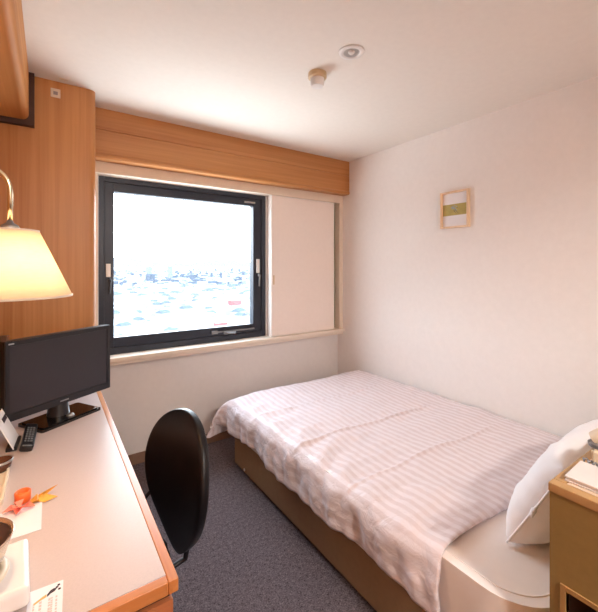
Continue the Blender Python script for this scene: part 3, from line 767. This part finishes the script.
# ------------------------------------------------------------------ added fill lamp in the unseen room behind the camera
for lx, ly, lab in ((.7, -1.2, 'added round fill lamp behind the camera'),):
    t = thing('fill_lamp', 'added round fill lamp on the ceiling in the unseen rear of the room', 'ceiling light', (lx, ly, H))
    bm = B(); add_lathe(bm, [(.17, 0), (.18, -.01), (.18, -.03), (.165, -.032), (.165, 0)], n=40, closed=True); obj('rim', bm, 'white_plastic', t, True)
    bm = B(); add_lathe(bm, [(0, -.055), (.08, -.05), (.14, -.038), (.164, -.024)], n=40); obj('diffuser', bm, emit_mat('fill_lamp_diffuser', (1, .86, .70, 1), 5.0), t, 'all')

# ------------------------------------------------------------------ the town far below
GZ = -60.0
def ground_mat():
    m, nt, b = new_mat('town_ground')
    v = coords(nt, (.012, .012, .012)); n = nt.nodes.new('ShaderNodeTexVoronoi'); n.inputs['Scale'].default_value = 1.6
    nt.links.new(v, n.inputs['Vector']); r = nt.nodes.new('ShaderNodeValToRGB')
    e = r.color_ramp.elements; e[0].position = .15; e[0].color = srgb(82, 88, 90); e[1].position = .5; e[1].color = srgb(140, 142, 142)
    nt.links.new(n.outputs['Color'], r.inputs['Fac']); nt.links.new(r.outputs['Color'], b.inputs['Base Color']); b.inputs['Roughness'].default_value = .95
    b.inputs['Specular IOR Level'].default_value = 0
    return m
M['ground'] = ground_mat()
for nm, c in (('roof_slate', (72, 80, 92)), ('roof_grey', (108, 114, 122)), ('roof_pale', (150, 152, 154)), ('house_wall', (130, 132, 132)), ('sign_red', (176, 84, 86)), ('tower', (98, 104, 112)), ('hill', (87, 90, 93))):  # roofs and hills paled in their base colour to stand for haze
    M[nm] = plain(nm, srgb(*c), .9, var=.05, nscale=.05, spec=0)
g = box('ground_plain', (-9000, 12000, 120, 24000, GZ-2, GZ), 'ground'); struct(g)
def house_bm(w, d, h, gable):
    bm = B(); add_box(bm, -w/2, w/2, -d/2, d/2, 0, h)
    if gable:
        a = [(-w/2-.5, -d/2-.5, h), (w/2+.5, -d/2-.5, h), (w/2+.5, d/2+.5, h), (-w/2-.5, d/2+.5, h)]
        vs = [bm.verts.new(p) for p in a]; r1 = bm.verts.new((-w/2+1, 0, h+d*.3)); r2 = bm.verts.new((w/2-1, 0, h+d*.3))
        for f in ((vs[0], vs[1], r2, r1), (vs[2], vs[3], r1, r2), (vs[1], vs[2], r2), (vs[3], vs[0], r1), (vs[3], vs[2], vs[1], vs[0])): bm.faces.new(f).material_index = 1
    else:
        add_box(bm, -w/2-.3, w/2+.3, -d/2-.3, d/2+.3, h, h+.8, mi=1)
    return bm
kinds = [
    ('house', house_bm(13, 9, 5.5, True), ['house_wall', 'roof_slate'], 'small white house with a slate blue gabled roof far below outside the window', 'slate roofed houses in the town', 'house'),
    ('house', house_bm(15, 10, 6, True), ['house_wall', 'roof_grey'], 'small white house with a light grey gabled roof far below outside the window', 'grey roofed houses in the town', 'house'),
    ('flat_roofed_building', house_bm(22, 14, 9, False), ['house_wall', 'roof_pale'], 'pale flat-roofed block among the houses far below outside the window', 'pale flat roofed blocks in the town', 'building'),
]
protos = []
def town_spot(lo, hi, a0=3, a1=33):
    d = lo*(hi/lo)**rng.random(); a = R(rng.uniform(a0, a1)); return d*math.sin(a), d*math.cos(a)
used = []
def free(x, y, r=17):
    for p in used:
        q = r+(22 if len(p) > 2 else 0)
        if (p[0]-x)**2+(p[1]-y)**2 < q*q: return False
    used.append((x, y)); return True
special = [('retail_store', (139, 339), (11, 9, 6), 'sign_red', 'wide low store with a pink-red front in the town, nearer of the two reddish ones', 'building'),
           ('retail_store', (240, 527), (18, 12, 8), 'sign_red', 'wide store with a pink-red front in the town, farther of the two reddish ones', 'building'),
           ('tower_block', (385, 1795), (22, 20, 58), 'tower', 'pale tower block rising above the town, left of the two', 'building'),
           ('tower_block', (466, 1740), (20, 20, 60), 'tower', 'pale tower block rising above the town, right of the two', 'building')]
for nm, (x, y), (w, d, h), mat, lab, cat in special:
    used.append((x, y, 1))
    t = thing(nm, lab, cat, (x, y, GZ), 0)
    box('walls', (-w/2, w/2, -d/2, d/2, 0, h), mat, t); box('roof', (-w/2-.5, w/2+.5, -d/2-.5, d/2+.5, h, h+1), 'roof_pale', t)
for i in range(290):
    k = rng.choice((0, 0, 0, 1, 1, 2))
    for _ in range(60):
        x, y = town_spot(300, 1150)
        if free(x, y, 30 if k == 2 else 24): break
    else: continue
    if k not in dict(protos):
        nm, bm, mats, lab, grp, cat = kinds[k]; o = obj(nm, bm, mats); tag(o, lab, cat, grp); protos.append((k, o))
    else:
        o = dict(protos)[k].copy(); COL.objects.link(o)
    o.location = (x, y, GZ); o.rotation_euler = (0, 0, R(25)+rng.choice((0, PI/2))+rng.uniform(-.15, .15))
    s_ = rng.uniform(.8, 1.25); o.scale = (s_, s_, s_)
bm = B()
for i in range(2000):
    x, y = town_spot(1180, 9000)
    if abs(x-425) < 90 and abs(y-1768) < 70: continue
    w = rng.uniform(8, 26); d = rng.uniform(8, 16); h = rng.uniform(4, 12)
    if rng.random() < .05: h = rng.uniform(15, 32)
    add_box(bm, x-w/2, x+w/2, y-d/2, y+d/2, GZ, GZ+h, mi=rng.choice((0, 0, 1, 2, 3)))
for i in range(900):   # the town goes on to both sides of what the window frames
    x, y = town_spot(300, 5000, *((-45, -1) if i % 2 else (37, 70)))
    w = rng.uniform(8, 20); d = rng.uniform(8, 14); h = rng.uniform(4, 9)
    add_box(bm, x-w/2, x+w/2, y-d/2, y+d/2, GZ, GZ+h, mi=rng.choice((0, 0, 1, 2, 3)))
o = obj('distant_town', bm, ['roof_slate', 'roof_grey', 'roof_pale', 'house_wall']); o['kind'] = 'stuff'
tag(o, 'spread of tiny buildings, haze put into their pale colours, reaching from the nearer houses to the horizon', 'town')
bm = B(); n = 160; lo, hi, bk_ = [], [], []
for k in range(n+1):
    x = -6000+22000*k/n; y = 17500
    hgt_ = 200+520*max(0, noise.noise(Vector((x*.00028, 3.1, 0)))+.35)+160*noise.noise(Vector((x*.0012, 1.1, 0)))+40*noise.noise(Vector((x*.005, 1.1, 0)))
    lo.append(bm.verts.new((x, y, GZ))); hi.append(bm.verts.new((x, y+1500, GZ+max(60, hgt_)))); bk_.append(bm.verts.new((x, y+3500, GZ)))
for k in range(n):
    bm.faces.new((lo[k], lo[k+1], hi[k+1], hi[k])); bm.faces.new((hi[k], hi[k+1], bk_[k+1], bk_[k]))
h = obj('mountain_range', bm, 'hill', None, 'all'); struct(h)

# ------------------------------------------------------------------ sky, sun
w = bpy.data.worlds.new('sky'); bpy.context.scene.world = w; w.use_nodes = True; nt = w.node_tree
bg = nt.nodes['Background']
tc = nt.nodes.new('ShaderNodeTexCoord'); sp = nt.nodes.new('ShaderNodeSeparateXYZ'); nt.links.new(tc.outputs['Generated'], sp.inputs[0])
r = nt.nodes.new('ShaderNodeValToRGB'); e = r.color_ramp.elements
e[0].position = 0.0; e[0].color = (.90, .95, 1.0, 1); e[1].position = .7; e[1].color = (.70, .84, 1.0, 1)
nt.links.new(sp.outputs['Z'], r.inputs['Fac']); nt.links.new(r.outputs['Color'], bg.inputs['Color'])
SKY = 9.5
bg.inputs['Strength'].default_value = SKY

def light(name, kind, loc, energy, color=(1, 1, 1), rot=(0, 0, 0), **kw):
    l = bpy.data.lights.new(name, kind); l.energy = energy; l.color = color
    for k, v in kw.items(): setattr(l, k, v)
    o = bpy.data.objects.new(name, l); COL.objects.link(o); o.location = loc; o.rotation_euler = rot; return o
light('sun', 'SUN', (0, -20, 40), 2.5, (1, .97, .92), (R(38), 0, R(-35)), angle=R(.6))
light('window_portal', 'AREA', (.915, 2.93, 1.40), 1, rot=(R(-90), 0, 0), shape='RECTANGLE', size=1.28, size_y=1.22).data.cycles.is_portal = True
light('lamp_bulb_light', 'POINT', (LX, LY, LZ+.085), 10, (1, .75, .51), shadow_soft_size=.03)
light('fill_lamp_light', 'AREA', (.7, -1.2, H-.065), 46, (1, .93, .86), shape='DISK', size=.32)  # added fill light under the guessed fixture behind the camera

# ------------------------------------------------------------------ camera
cam = bpy.data.cameras.new('camera'); co = bpy.data.objects.new('camera', cam); COL.objects.link(co)
co.location = (0, 0, 1.40); co.rotation_euler = (R(90), 0, R(-34.5))
cam.sensor_fit = 'HORIZONTAL'; cam.sensor_width = 36; cam.lens = 36*364/598; cam.shift_y = -40/598
cam.clip_start = .02; cam.clip_end = 40000
sc = bpy.context.scene; sc.camera = co
sc.view_settings.view_transform = 'Standard'; sc.view_settings.look = 'None'; sc.view_settings.gamma = 1; sc.view_settings.use_curve_mapping = False
sc.view_settings.exposure = 0.6
sc.cycles.max_bounces = 10; sc.cycles.diffuse_bounces = 7
